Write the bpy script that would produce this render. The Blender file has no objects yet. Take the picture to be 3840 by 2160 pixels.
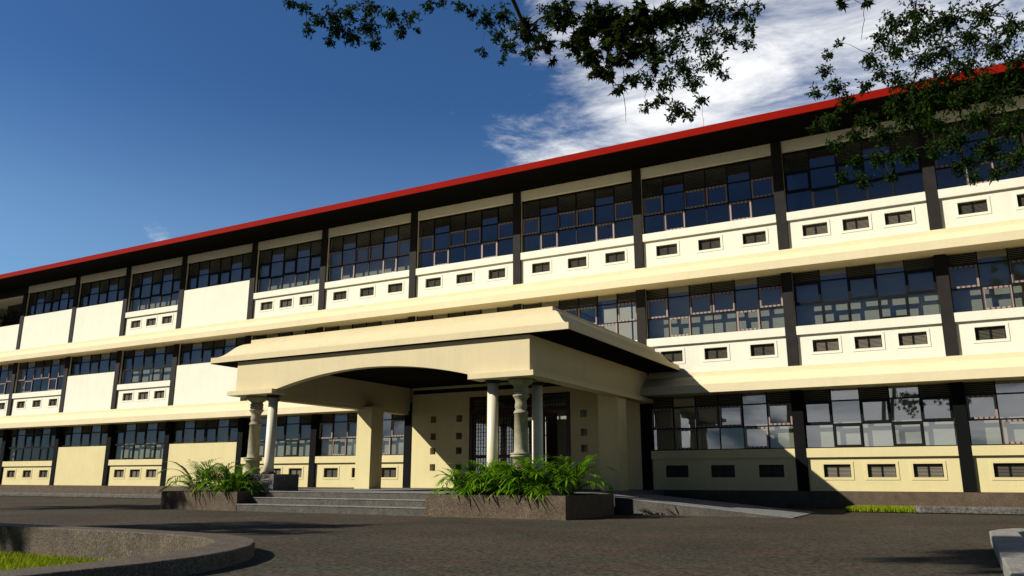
import bpy, bmesh, math, random
from mathutils import Vector, Matrix, noise
R_ = math.radians
rng = random.Random(7)
S = bpy.context.scene
COL = S.collection

# ------------------------------------------------------------------ materials
def new_mat(name):
    m = bpy.data.materials.new(name); m.use_nodes = True
    nt = m.node_tree; b = nt.nodes['Principled BSDF']
    return m, nt, b

def N(nt, typ, **kw):
    n = nt.nodes.new(typ)
    for k, v in kw.items():
        if k in n.inputs: n.inputs[k].default_value = v
        else: setattr(n, k, v)
    return n

def speckle(name, c1, c2, scale=60., rough=.8, bump=.0, c3=None, s2=4., amt2=.25, spec=.3):
    """two-tone grained surface (stone, render, paint) with a large soft variation"""
    m, nt, b = new_mat(name); L = nt.links
    tc = N(nt, 'ShaderNodeTexCoord')
    n1 = N(nt, 'ShaderNodeTexNoise', Scale=scale, Detail=4., Roughness=.7)
    L.new(tc.outputs['Object'], n1.inputs['Vector'])
    r = N(nt, 'ShaderNodeValToRGB')
    r.color_ramp.elements[0].position = .36; r.color_ramp.elements[0].color = (*c1, 1)
    r.color_ramp.elements[1].position = .64; r.color_ramp.elements[1].color = (*c2, 1)
    if c3:
        e = r.color_ramp.elements.new(.72); e.color = (*c3, 1)
    L.new(n1.outputs['Fac'], r.inputs['Fac'])
    n2 = N(nt, 'ShaderNodeTexNoise', Scale=s2, Detail=5., Roughness=.6)
    L.new(tc.outputs['Object'], n2.inputs['Vector'])
    mr = N(nt, 'ShaderNodeMapRange'); mr.inputs[1].default_value = .3; mr.inputs[2].default_value = .7
    mr.inputs[3].default_value = 1 - amt2; mr.inputs[4].default_value = 1 + amt2
    L.new(n2.outputs['Fac'], mr.inputs[0])
    mx = N(nt, 'ShaderNodeMix', data_type='RGBA', blend_type='MULTIPLY'); mx.inputs[0].default_value = 1
    L.new(r.outputs['Color'], mx.inputs[6]); L.new(mr.outputs[0], mx.inputs[7])
    L.new(mx.outputs[2], b.inputs['Base Color'])
    b.inputs['Roughness'].default_value = rough
    b.inputs['Specular IOR Level'].default_value = spec
    if bump:
        bp = N(nt, 'ShaderNodeBump', Strength=bump, Distance=.02)
        L.new(n1.outputs['Fac'], bp.inputs['Height']); L.new(bp.outputs['Normal'], b.inputs['Normal'])
    return m

def paint(name, c, var=.03, rough=.7, spec=.25, streak=0):
    c1 = tuple(x * (1 - var) for x in c); c2 = tuple(min(1, x * (1 + var)) for x in c)
    m = speckle(name, c1, c2, scale=35., rough=rough, s2=1.3, amt2=var * 1.2, spec=spec, bump=.02)
    if streak:                                              # faint run-off streaks down the paint
        nt = m.node_tree; b = nt.nodes['Principled BSDF']; src = b.inputs['Base Color'].links[0].from_socket
        tc = N(nt, 'ShaderNodeTexCoord'); mp = N(nt, 'ShaderNodeMapping'); mp.inputs['Scale'].default_value = (5.5, 5.5, .35)
        nz = N(nt, 'ShaderNodeTexNoise', Scale=1., Detail=6., Roughness=.65); mr = N(nt, 'ShaderNodeMapRange')
        for i, v in zip((1, 2, 3, 4), (.48, .75, 1., 1 - streak)): mr.inputs[i].default_value = v
        mx = N(nt, 'ShaderNodeMix', data_type='RGBA', blend_type='MULTIPLY'); mx.inputs[0].default_value = 1
        nt.links.new(tc.outputs['Object'], mp.inputs[0]); nt.links.new(mp.outputs[0], nz.inputs['Vector']); nt.links.new(nz.outputs['Fac'], mr.inputs[0])
        nt.links.new(src, mx.inputs[6]); nt.links.new(mr.outputs[0], mx.inputs[7]); nt.links.new(mx.outputs[2], b.inputs['Base Color'])
    return m

M = {}
M['wall_upper'] = paint('cream_white_wall_paint', (.93, .875, .68), streak=.055)
M['wall_lower'] = paint('pale_yellow_wall_paint', (.79, .67, .33), streak=.055)
M['band'] = paint('ivory_band_paint', (.86, .73, .44), streak=.055)
M['portico'] = paint('buff_portico_paint', (.74, .615, .35), streak=.055)
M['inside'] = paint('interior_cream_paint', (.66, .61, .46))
M['soffit'] = paint('shade_black_soffit', (.004, .0035, .003), rough=.95, spec=.05)  # near-black colour puts the deep shade under eave and canopy into the paint
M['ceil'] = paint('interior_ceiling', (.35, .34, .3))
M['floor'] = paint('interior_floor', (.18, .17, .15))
M['red'] = paint('red_eave_paint', (.29, .006, .0008), rough=.8, spec=.08)
M['pillar'] = speckle('grey_brown_granite_pillar', (.009, .007, .005), (.030, .024, .018), scale=60, c3=(.045, .038, .03))
M['pillar_black'] = paint('black_pillar_paint', (.006, .006, .006), rough=.8, spec=.1)
M['frame'] = paint('black_window_frame', (.007, .007, .007), rough=.5, spec=.2)
M['plinth'] = speckle('brown_granite_plinth', (.055, .038, .022), (.17, .12, .075), scale=45, c3=(.25, .19, .13), bump=.15)
M['planter'] = speckle('brown_granite_planter', (.05, .034, .02), (.16, .115, .07), scale=40, c3=(.25, .19, .13), bump=.15)
M['step'] = speckle('grey_granite_step', (.045, .039, .030), (.135, .12, .094), scale=42, c3=(.20, .18, .15), bump=.1)
M['pad'] = speckle('grey_floor_stone', (.16, .155, .145), (.24, .235, .22), scale=20)
M['pedestal'] = speckle('dark_grey_granite', (.09, .08, .07), (.20, .18, .165), scale=40)
M['kerb'] = speckle('weathered_grey_kerb', (.05, .045, .037), (.17, .16, .135), scale=20, c3=(.26, .25, .22), bump=.4)
M['island'] = speckle('brown_speckled_stone', (.04, .029, .018), (.165, .128, .084), scale=42, c3=(.32, .265, .20), bump=.3)
M['island_pale'] = speckle('pale_grey_concrete', (.19, .175, .14), (.36, .335, .28), scale=38, bump=.4)
M['carved'] = speckle('carved_grey_green_stone', (.27, .24, .145), (.41, .365, .24), scale=45, bump=.3)
M['column'] = paint('cream_column_paint', (.84, .745, .52), rough=.35, spec=.5)
M['moulding'] = paint('dark_column_moulding', (.03, .025, .02))
M['wood'] = paint('dark_maroon_wood', (.045, .012, .012), rough=.4, spec=.3)
M['soil'] = speckle('dark_soil', (.012, .009, .006), (.04, .03, .02), scale=30)
M['bark'] = speckle('dark_bark', (.02, .015, .01), (.06, .045, .03), scale=25, bump=.5)
M['rear_wall'] = paint('rear_cream_paint', (.6, .55, .42))

def asphalt():
    m, nt, b = new_mat('brown_grey_asphalt'); L = nt.links
    tc = N(nt, 'ShaderNodeTexCoord')
    n1 = N(nt, 'ShaderNodeTexNoise', Scale=19., Detail=8., Roughness=.88)
    n3 = N(nt, 'ShaderNodeTexNoise', Scale=.45, Detail=4., Roughness=.6)
    v = N(nt, 'ShaderNodeTexVoronoi', Scale=55.)
    for n in (n1, n3, v): L.new(tc.outputs['Object'], n.inputs['Vector'])
    r = N(nt, 'ShaderNodeValToRGB')
    r.color_ramp.elements[0].position = .40; r.color_ramp.elements[0].color = (.012, .010, .008, 1)
    r.color_ramp.elements[1].position = .60; r.color_ramp.elements[1].color = (.118, .100, .078, 1)
    L.new(n1.outputs['Fac'], r.inputs['Fac'])
    mr = N(nt, 'ShaderNodeMapRange'); mr.inputs[1].default_value = .3; mr.inputs[2].default_value = .7
    mr.inputs[3].default_value = .8; mr.inputs[4].default_value = 1.2
    L.new(n3.outputs['Fac'], mr.inputs[0])
    mx = N(nt, 'ShaderNodeMix', data_type='RGBA', blend_type='MULTIPLY'); mx.inputs[0].default_value = 1
    hue = N(nt, 'ShaderNodeMix', data_type='RGBA'); hue.inputs[6].default_value = (.93, 1.0, .86, 1); hue.inputs[7].default_value = (1.16, 1.0, .88, 1)
    n4 = N(nt, 'ShaderNodeTexNoise', Scale=1.1, Detail=6., Roughness=.7); L.new(tc.outputs['Object'], n4.inputs['Vector'])
    st = N(nt, 'ShaderNodeMapRange'); st.inputs[1].default_value = .42; st.inputs[2].default_value = .6; L.new(n4.outputs['Fac'], st.inputs[0]); L.new(st.outputs[0], hue.inputs[0])
    m2 = N(nt, 'ShaderNodeMix', data_type='RGBA', blend_type='MULTIPLY'); m2.inputs[0].default_value = 1
    L.new(r.outputs['Color'], m2.inputs[6]); L.new(hue.outputs[2], m2.inputs[7])
    L.new(m2.outputs[2], mx.inputs[6]); L.new(mr.outputs[0], mx.inputs[7])
    L.new(mx.outputs[2], b.inputs['Base Color'])
    b.inputs['Roughness'].default_value = .95; b.inputs['Specular IOR Level'].default_value = .1
    add = N(nt, 'ShaderNodeMath', operation='MULTIPLY_ADD'); add.inputs[1].default_value = .5
    L.new(v.outputs['Distance'], add.inputs[0]); L.new(n1.outputs['Fac'], add.inputs[2])
    bp = N(nt, 'ShaderNodeBump', Strength=.4, Distance=.02)
    L.new(add.outputs[0], bp.inputs['Height']); L.new(bp.outputs['Normal'], b.inputs['Normal'])
    return m
M['asphalt'] = asphalt()

def striped_wood():
    m, nt, b = new_mat('pale_pink_striped_wood'); L = nt.links
    tc = N(nt, 'ShaderNodeTexCoord')
    w = N(nt, 'ShaderNodeTexWave', Scale=2.6, Distortion=.6, Detail=2.); w.bands_direction = 'X'
    L.new(tc.outputs['Object'], w.inputs['Vector'])
    r = N(nt, 'ShaderNodeValToRGB')
    r.color_ramp.elements[0].position = .12; r.color_ramp.elements[0].color = (.07, .045, .035, 1)
    r.color_ramp.elements[1].position = .4; r.color_ramp.elements[1].color = (.36, .26, .21, 1)
    L.new(w.outputs['Color'], r.inputs['Fac']); L.new(r.outputs['Color'], b.inputs['Base Color'])
    b.inputs['Roughness'].default_value = .5
    return m
M['sash_wood'] = striped_wood()
M['slat'] = paint('taupe_shutter_slat', (.24, .205, .15), rough=.5)
M['slat_dark'] = paint('dark_olive_shutter_slat', (.12, .108, .078), rough=.5)
M['louvre'] = paint('olive_louvre_slat', (.09, .08, .05), rough=.5)

def glass(name, tint, refl):
    m = bpy.data.materials.new(name); m.use_nodes = True
    nt = m.node_tree; nt.nodes.clear(); L = nt.links
    o = N(nt, 'ShaderNodeOutputMaterial'); mix = N(nt, 'ShaderNodeMixShader')
    t = N(nt, 'ShaderNodeBsdfTransparent', Color=(*tint, 1)); g = N(nt, 'ShaderNodeBsdfGlossy', Color=(.95, .97, 1, 1), Roughness=.015)
    lw = N(nt, 'ShaderNodeLayerWeight', Blend=.5); pw = N(nt, 'ShaderNodeMath', operation='POWER'); pw.inputs[1].default_value = 4.
    f = N(nt, 'ShaderNodeMath', operation='MULTIPLY_ADD'); f.inputs[1].default_value = 1 - refl; f.inputs[2].default_value = refl
    L.new(lw.outputs['Facing'], pw.inputs[0]); L.new(pw.outputs[0], f.inputs[0])
    L.new(f.outputs[0], mix.inputs[0]); L.new(t.outputs[0], mix.inputs[1]); L.new(g.outputs[0], mix.inputs[2])
    L.new(mix.outputs[0], o.inputs[0])
    return m
M['glass'] = glass('smoked_window_glass', (.60, .64, .62), .20)

def leaf_mat(name, c1, c2, trans=.35):
    m = bpy.data.materials.new(name); m.use_nodes = True
    nt = m.node_tree; nt.nodes.clear(); L = nt.links
    o = N(nt, 'ShaderNodeOutputMaterial'); mix = N(nt, 'ShaderNodeMixShader'); mix.inputs[0].default_value = trans
    d = N(nt, 'ShaderNodeBsdfDiffuse'); t = N(nt, 'ShaderNodeBsdfTranslucent')
    g = N(nt, 'ShaderNodeNewGeometry')
    r = N(nt, 'ShaderNodeMix', data_type='RGBA'); r.inputs[6].default_value = (*c1, 1); r.inputs[7].default_value = (*c2, 1)
    L.new(g.outputs['Random Per Island'], r.inputs[0])
    L.new(r.outputs[2], d.inputs[0]); L.new(r.outputs[2], t.inputs[0])
    L.new(d.outputs[0], mix.inputs[1]); L.new(t.outputs[0], mix.inputs[2]); L.new(mix.outputs[0], o.inputs[0])
    return m
M['leaf'] = leaf_mat('dark_green_leaf', (.012, .032, .005), (.036, .078, .008), .28)
M['maple'] = leaf_mat('dark_olive_lobed_leaf', (.014, .026, .005), (.05, .07, .010), .3)
M['palm'] = leaf_mat('bright_palm_leaf', (.045, .15, .005), (.22, .40, .014), .3)
M['grass'] = leaf_mat('bright_lawn_grass', (.18, .25, .010), (.36, .40, .025), .35)
M['turf'] = speckle('turf_soil', (.05, .07, .01), (.12, .14, .02), scale=20)

# ------------------------------------------------------------------ mesh helper
class MB:
    def __init__(s): s.v = []; s.f = []; s.sm = []
    def add(s, vs, fs, smooth=False):
        o = len(s.v); s.v += [tuple(v) for v in vs]; s.f += [tuple(i + o for i in f) for f in fs]; s.sm += [smooth] * len(fs); return s
    def box(s, x0, x1, y0, y1, z0, z1):
        vs = [(x, y, z) for z in (z0, z1) for y in (y0, y1) for x in (x0, x1)]
        return s.add(vs, [(0, 2, 3, 1), (4, 5, 7, 6), (0, 1, 5, 4), (2, 6, 7, 3), (0, 4, 6, 2), (1, 3, 7, 5)])
    def prism_x(s, prof, x0, x1):
        """closed (y,z) profile extruded along x"""
        n = len(prof); vs = [(x0, y, z) for y, z in prof] + [(x1, y, z) for y, z in prof]
        fs = [(i, (i + 1) % n, n + (i + 1) % n, n + i) for i in range(n)] + [tuple(range(n))[::-1], tuple(range(n, 2 * n))]
        return s.add(vs, fs)
    def prism_y(s, prof, y0, y1):
        n = len(prof); vs = [(x, y0, z) for x, z in prof] + [(x, y1, z) for x, z in prof]
        fs = [(i, (i + 1) % n, n + (i + 1) % n, n + i) for i in range(n)] + [tuple(range(n))[::-1], tuple(range(n, 2 * n))]
        return s.add(vs, fs)
    def prism_z(s, prof, z0, z1):
        n = len(prof); vs = [(x, y, z0) for x, y in prof] + [(x, y, z1) for x, y in prof]
        fs = [(i, (i + 1) % n, n + (i + 1) % n, n + i) for i in range(n)] + [tuple(range(n))[::-1], tuple(range(n, 2 * n))]
        return s.add(vs, fs)
    def lathe(s, cx, cy, prof, n=28, smooth=True):
        vs = []; fs = []
        for r, z in prof:
            vs += [(cx + r * math.cos(2 * math.pi * k / n), cy + r * math.sin(2 * math.pi * k / n), z) for k in range(n)]
        for i in range(len(prof) - 1):
            for k in range(n):
                a, b = i * n + k, i * n + (k + 1) % n
                fs.append((a, b, b + n, a + n))
        s.add(vs, fs, smooth)
        t = (len(prof) - 1) * n
        o = len(s.v) - len(vs)
        s.f.append(tuple(o + k for k in range(n))[::-1]); s.sm.append(False)
        s.f.append(tuple(o + t + k for k in range(n))); s.sm.append(False)
        return s
    def tube(s, pts, rad, n=6):
        pts = [Vector(p) for p in pts]
        if not isinstance(rad, (list, tuple)): rad = [rad] * len(pts)
        vs = []; up = Vector((.13, .31, .94))
        for i, p in enumerate(pts):
            d = (pts[min(i + 1, len(pts) - 1)] - pts[max(i - 1, 0)])
            if d.length < 1e-6: d = Vector((0, 0, 1))
            d.normalize(); a = d.cross(up)
            if a.length < .05: a = d.cross(Vector((1, 0, 0)))
            a.normalize(); b = d.cross(a)
            vs += [p + (a * math.cos(2 * math.pi * k / n) + b * math.sin(2 * math.pi * k / n)) * rad[i] for k in range(n)]
        fs = [(i * n + k, i * n + (k + 1) % n, (i + 1) * n + (k + 1) % n, (i + 1) * n + k) for i in range(len(pts) - 1) for k in range(n)]
        return s.add(vs, fs, True)
    def build(s, name, mat, parent=None, loc=None):
        me = bpy.data.meshes.new(name); me.from_pydata(s.v, [], s.f)
        me.polygons.foreach_set('use_smooth', s.sm); me.materials.append(mat); me.validate(); me.update()
        bm = bmesh.new(); bm.from_mesh(me)
        if len(bm.verts) < 20000 and 'glass' not in name: bmesh.ops.recalc_face_normals(bm, faces=bm.faces); bm.to_mesh(me)
        bm.free()
        o = bpy.data.objects.new(name, me); COL.objects.link(o)
        if parent: o.parent = parent
        if loc: o.location = loc
        return o

def bevel(o, w=.012, seg=2):
    m = o.modifiers.new('edge', 'BEVEL'); m.width = w; m.segments = seg; m.limit_method = 'ANGLE'; m.angle_limit = R_(40)
    return o
def tag(o, label=None, cat=None, group=None, kind=None):
    if label: o['label'] = label
    if cat: o['category'] = cat
    if group: o['group'] = group
    if kind: o['kind'] = kind
    return o
def empty(name, loc=(0, 0, 0)):
    o = bpy.data.objects.new(name, None); o.empty_display_size = .3; o.location = loc; COL.objects.link(o); return o
def copy_tree(o, parent=None):
    c = o.copy(); COL.objects.link(c)
    if parent: c.parent = parent
    for ch in list(o.children): copy_tree(ch, c)
    return c
SKY_STRENGTH = .05; EXPOSURE = .12; CLOUD_COL = (20, 20, 20); CLOUD_ROT = 20
# ------------------------------------------------------------------ levels and bays (metres; facade on y = 0, camera south of it)
ZG = -.46
FLOOR = (0., 3.445, 6.89)
PX = [-34.5, -30., -25.5, -21.5, -17.5, -13., -9., -4.5, 0., 4.5, 9., 13., 17.5, 22.]
WIN0 = 1.155                      # sill height above each floor
ROW = .638
school = tag(empty('school_building', (0, 0, 0)), 'long three-storey cream school building with red eave, dark pillars and smoked windows', 'school')

def wall_holes(x0, x1, z0, z1, y0, y1, holes, mb=None):
    """wall slab with rectangular openings; holes = [(xa, xb, za, zb)]"""
    mb = mb or MB()
    xs = sorted({x0, x1, *[h[0] for h in holes], *[h[1] for h in holes]}); zs = sorted({z0, z1, *[h[2] for h in holes], *[h[3] for h in holes]})
    nx, nz = len(xs) - 1, len(zs) - 1
    def solid(i, j):
        if not (0 <= i < nx and 0 <= j < nz): return False
        cx, cz = (xs[i] + xs[i + 1]) / 2, (zs[j] + zs[j + 1]) / 2
        return not any(h[0] < cx < h[1] and h[2] < cz < h[3] for h in holes)
    for i in range(nx):
        for j in range(nz):
            if not solid(i, j): continue
            a, b, c, d = xs[i], xs[i + 1], zs[j], zs[j + 1]
            mb.add([(a, y0, c), (b, y0, c), (b, y0, d), (a, y0, d)], [(0, 1, 2, 3)])
            mb.add([(a, y1, c), (b, y1, c), (b, y1, d), (a, y1, d)], [(3, 2, 1, 0)])
            if not solid(i - 1, j): mb.add([(a, y0, c), (a, y1, c), (a, y1, d), (a, y0, d)], [(3, 2, 1, 0)])
            if not solid(i + 1, j): mb.add([(b, y0, c), (b, y1, c), (b, y1, d), (b, y0, d)], [(0, 1, 2, 3)])
            if not solid(i, j - 1): mb.add([(a, y0, c), (b, y0, c), (b, y1, c), (a, y1, c)], [(3, 2, 1, 0)])
            if not solid(i, j + 1): mb.add([(a, y0, d), (b, y0, d), (b, y1, d), (a, y1, d)], [(0, 1, 2, 3)])
    return mb

# --- pillars, piers, lintels, bands, eave, roof
for i, x in enumerate(PX):
    MB().box(x - .15, x + .15, 0, .075, 3.45, 10.34).build('pillar', M['pillar'], school)
    MB().box(x - .152, x + .152, 0, .3, .002, 3.0).build('base_pillar', M['pillar_black'], school)
    MB().box(x - .148, x + .148, .076, .33, 3.45, 10.33).build('pier', M['wall_upper'], school)
for a, b in zip(PX[1:-1], PX[2:]):
    MB().box(a + .155, b - .155, .05, .3, 9.99, 10.335).build('lintel', M['wall_upper'], school)

BANDP = [(.3, 0), (-.10, 0), (-.10, -.14), (-.15, -.148), (-.21, -.168), (-.27, -.2), (-.33, -.245), (-.39, -.297), (-.45, -.35), (-.51, -.395),
         (-.57, -.425), (-.63, -.437), (-.63, -.675), (.3, -.675)]
def band(x0, x1, z, nm='slab_band'):
    o = MB().prism_x([(y, z + dz) for y, dz in BANDP], x0, x1).build(nm, M['band'], school)
    for p in o.data.polygons: p.use_smooth = False
    return o
band(-36.2, -4.46, FLOOR[1]); band(4.46, 22.5, FLOOR[1]); band(-36.2, 22.5, FLOOR[2])
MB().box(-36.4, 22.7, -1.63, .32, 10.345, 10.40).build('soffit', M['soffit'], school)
roof = MB()
roof.prism_x([(-1.66, 10.50), (3.6, 12.0), (9.0, 10.5), (9.0, 10.40), (3.6, 11.9), (-1.66, 10.40)], -36.4, 22.7)
roof = roof.build('roof', M['red'], school)
MB().box(-36.42, 22.72, -1.70, -1.665, 10.325, 10.55).build('eave_board', M['red'], roof)
MB().box(-36.2, 22.5, .0, .34, -.46, -.002).build('plinth', M['plinth'], school)

# --- window prototypes: one Empty-free mesh for outer frame and mullions, children for glass, sashes, louvres
def window_proto(w, ncol, rows, wood):
    """origin at sill left front; w wide; rows counted from the top (3 or 2)"""
    h = rows * ROW + .02; cw = w / ncol
    mb = MB()
    xs = [k * cw for k in range(ncol + 1)]
    for k, x in enumerate(xs):
        t = .03 if 0 < k < ncol else .04
        xa = max(0, x - t / 2); xb = min(w, x + t / 2)
        mb.box(xa, xb, .15, .20, 0, h)
    for r in range(rows + 1):
        z = min(h - .03, r * ROW)
        for k in range(ncol):
            mb.box(xs[k] + .0155, xs[k + 1] - .0155, .152, .198, z - (.0 if r == 0 else .012), z + .026)
    win = mb.build('window', M['frame'], school)
    # glass: one sheet per pane, each hung a hair out of true
    g = MB(); q = random.Random(ncol * 10 + rows)
    tall = {1, 4} if ncol == 6 else {1, 3}
    for k in range(ncol):
        for r in range(rows):
            if r == rows - 1 and k not in tall: continue
            a, b, c, d = xs[k] + .012, xs[k + 1] - .012, r * ROW + .02, (r + 1) * ROW - .008
            t1, t2 = q.uniform(-.0035, .0035), q.uniform(-.004, .004)
            y = .178
            g.add([(a, y - t1 - t2, c), (b, y + t1 - t2, c), (b, y + t1 + t2, d), (a, y - t1 + t2, d)], [(0, 1, 2, 3)])
    g.build('glass', M['glass'], win)
    for k in range(ncol):
        for r in range(rows):
            rr = r + (3 - rows)                # 0 bottom, 1 middle, 2 top
            a, b, c, d = xs[k] + .017, xs[k + 1] - .017, r * ROW + .028, (r + 1) * ROW - .014
            if rr == 2 and k not in tall:
                l = MB(); n = 12
                for j in range(n):
                    z = c + (d - c) * (j + .5) / n
                    l.add([(a, .165, z - .014), (b, .165, z - .014), (b, .19, z + .018), (a, .19, z + .018)], [(0, 1, 2, 3)])
                    l.add([(a, .167, z - .018), (b, .167, z - .018), (b, .192, z + .014), (a, .192, z + .014)], [(3, 2, 1, 0)])
                l.build('louvre', M['louvre'], win)
            elif (rr == 1 and k not in tall) or (rr == 0 and k in tall):
                t = .05; s = MB()
                s.box(a, a + t, .138, .186, c, d).box(b - t, b, .138, .186, c, d)
                s.box(a + t, b - t, .140, .184, c, c + t).box(a + t, b - t, .140, .184, d - t, d)
                s.build('sash', M['sash_wood' if wood else 'frame'], win)
    return win
def vent_proto(low, dark):
    """small high-level wall vent: raised frame, centre post, slatted shutters; origin at lower left corner of the opening"""
    w, h = .69, .345; f = .07
    mb = MB()
    mb.box(-f, w + f, .063, .0745, -f, 0).box(-f, w + f, .063, .0745, h, h + f).box(-f, 0, .063, .0745, 0, h).box(w, w + f, .063, .0745, 0, h)
    v = mb.build('vent', M['wall_lower' if low else 'wall_upper'], school)
    c = MB(); c.box(w / 2 - .018, w / 2 + .018, .13, .17, 0, h).box(0, .018, .13, .17, 0, h).box(w - .018, w, .13, .17, 0, h).box(.018, w - .018, .135, .168, 0, .012).box(.018, w - .018, .135, .168, h - .012, h)
    c.build('vent_frame', M['frame'], v)
    for a, b in ((.02, w / 2 - .02), (w / 2 + .02, w - .02)):
        s = MB(); n = 9
        for j in range(n):
            z = .012 + (h - .024) * (j + .5) / n
            s.add([(a, .142, z - .012), (b, .142, z - .012), (b, .160, z + .007), (a, .160, z + .007), (a, .144, z - .015), (b, .144, z - .015), (b, .162, z + .004), (a, .162, z + .004)],
                  [(0, 1, 2, 3), (7, 6, 5, 4), (0, 4, 5, 1), (3, 2, 6, 7)])
        s.build('shutter', M['slat_dark' if dark else 'slat'], v)
    MB().box(-.004, w + .004, .262, .268, -.004, h + .004).build('back_panel', M['frame'], v)
    return v
PROTO = {}
def place_window(x0, x1, z, rows, wood):
    w = round(x1 - x0, 2); n = 6 if w > 4 else 5; key = (n, rows, wood)
    if key not in PROTO: o = PROTO[key] = window_proto(w, n, rows, wood)
    else: o = copy_tree(PROTO[key], school)
    o.location = (x0, 0, z)
def place_vent(x, z, low, dark):
    k = (low, dark)
    if k not in PROTO: o = PROTO[k] = vent_proto(low, dark)
    else: o = copy_tree(PROTO[k], school)
    o.location = (x, 0, z)

PLAIN = {(1, 2), (2, 0), (2, 1), (2, 2), (4, 0), (4, 1), (4, 2)}           # (bay, floor)
ENTR = {(7, 0), (8, 0)}
OPEN = {(0, 0), (0, 1), (1, 0), (1, 1), (8, 1), (0, 2)}                      # rooms seen through to the back of the building
DEPTH = {0: {k: .34 for k in (3, 5, 6, 9, 10, 11, 12)}, 1: {3: .40, 5: .9, 6: .9, 7: 1.6, 9: .42, 10: .45, 11: .42, 12: .45},
         2: {3: .36, 5: .40, 6: .42, 7: 4, 9: 4, 10: 4, 8: 4, 11: 4, 12: 4}}
for i, (a, b) in enumerate(zip(PX[:-1], PX[1:])):
    wide = b - a > 4.2
    xa, xb = a + .155, b - .155
    for f, z in enumerate(FLOOR):
        wm = M['wall_lower'] if f == 0 else M['wall_upper']
        if (i, f) in ENTR: continue
        if (i, f) == (0, 2):                                                # open balcony at the far end
            MB().box(xa, xb, .03, .27, z + .003, z + 1.42).build('wall_panel', wm, school)
            rl = MB()
            for k in range(38): rl.box(xa + .06 + k * .11, xa + .105 + k * .11, 1.5, 1.525, z, z + 3.1)
            rl.box(xa, xb, 1.49, 1.535, z + 2.2, z + 2.25)
            rl.build('balcony_bars', M['frame'], school)
            continue
        if (i, f) in PLAIN:
            MB().box(xa, xb, .03, .27, z + .003, z + 1.785).build('wall_panel', wm, school)
            place_window(xa, xb, z + 1.79, 2, False)
        else:
            vw = .69
            offs = (.92, 2.29, 3.66) if wide else (.905, 2.01, 3.115)
            z0 = z + (.367, .383, .367)[f]
            holes = [(a + o - vw / 2, a + o + vw / 2, z0, z0 + .345) for o in offs]
            wall_holes(xa, xb, z + .003, z + .90, .075, .26, holes).build('wall_panel', wm, school)
            MB().box(xa, xb, .005, .27, z + .902, z + 1.15).build('sill', wm, school)
            for h in holes: place_vent(h[0], z0, f == 0, wide)
            place_window(xa, xb, z + WIN0, 3, wide and not (i < 2 and f == 0))
        # what stands behind the glass
        zt = z + 3.2
        if (i, f) not in OPEN:
            y = DEPTH[f].get(i, .36)
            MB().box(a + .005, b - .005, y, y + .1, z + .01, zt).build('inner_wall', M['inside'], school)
# floors, cross walls and the rear facade
for f, z in enumerate(FLOOR):
    if f:
        for (xa, xb) in ([(-36, -4.5), (4.5, 22.4)] if f == 1 else [(-36, 0.), (4.5, 22.4)]):
            MB().box(xa, xb, .31, 7.0, z - .24, z - .02).build('floor_slab', M['ceil'], school)
    for x in (-30, -25.5, -4.5, 4.5, 0., 9., -13.):
        if x == 0. and f == 0: continue
        MB().box(x - .08, x + .08, .61, 7.0, z + .012, z + 3.18).build('cross_wall', M['inside'], school)
MB().box(-36, 22.4, .345, 7.2, -.3, -.012).build('ground_floor', M['floor'], school)
MB().box(-29.9, 22.4, .6, 7.2, 10.03, 10.08).build('top_ceiling', M['ceil'], school)
MB().box(-36.1, -30.1, .31, 7.2, 10.0, 10.05).build('balcony_ceiling', M['wall_upper'], school)
MB().box(-36.1, -30.155, .05, .3, 9.98, 10.335).build('balcony_beam', M['frame'], school)
rear_holes = []
for i, (a, b) in enumerate(zip(PX[:-1], PX[1:])):
    for f, z in enumerate(FLOOR):
        if (i, f) in OPEN or (i, f) == (7, 0): rear_holes.append((a + .3, b - .3, z + .5, z + (2.9 if (i, f) != (8, 1) else 6.2)))
wall_holes(-35.9, 22.4, -.4, 10.3, 7.02, 7.2, rear_holes).build('rear_wall', M['rear_wall'], school)
rb = MB()
for xa, xb, za, zb in rear_holes:
    for k in range(1, 6): rb.box(xa + (xb - xa) * k / 6 - .025, xa + (xb - xa) * k / 6 + .025, 7.06, 7.12, za, zb)
    for k in (1, 2): rb.box(xa, xb, 7.07, 7.11, za + (zb - za) * k / 3 - .02, za + (zb - za) * k / 3 + .02)
rb.build('rear_window_bars', M['frame'], school)
MB().box(-35.95, -35.75, .32, 7.2, -.4, 10.3).build('end_wall', M['wall_upper'], school)
MB().box(22.3, 22.5, .32, 7.0, -.4, 10.3).build('end_wall', M['wall_upper'], school)

# --- entrance wall with its little square openings and the wooden door screen
holes = []
for zc in (.705, 1.265, 1.77, 2.37):
    for xc in (-3.40, -2.31, 2.43): holes.append((xc - .115, xc + .115, zc - .115, zc + .115))
holes = [h for h in holes]
wall_holes(-4.345, 4.345, .003, 3.29, .03, .30, holes + [(-1.90, 1.96, .003, 3.09)]).build('entrance_wall', M['wall_lower'], school)
MB().box(-4.345, 4.345, .08, .28, 3.292, 3.44).build('gap_shade_strip', M['frame'], school)  # black strip stands in for the shade between wall and lintel
MB().box(-4.345, 4.345, -.02, .28, 3.442, 3.56).build('entrance_lintel', M['wall_lower'], school)
wall_holes(-4.4, 4.4, .012, 3.2, 2.6, 2.7, [(-.62, .12, .013, 2.35)]).build('hall_wall', M['inside'], school)
dr = MB()
dr.box(-1.895, -1.76, .02, .20, .01, 3.085).box(1.82, 1.955, .02, .20, .01, 3.085).box(-1.76, 1.82, .022, .198, 2.99, 3.084)
dr.box(-1.76, 1.82, .024, .196, 2.52, 2.65)
for x in (-.90, .0, .92): dr.box(x - .05, x + .05, .026, .19, .01, 2.52)
door = dr.build('door', M['wood'], school)
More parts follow.
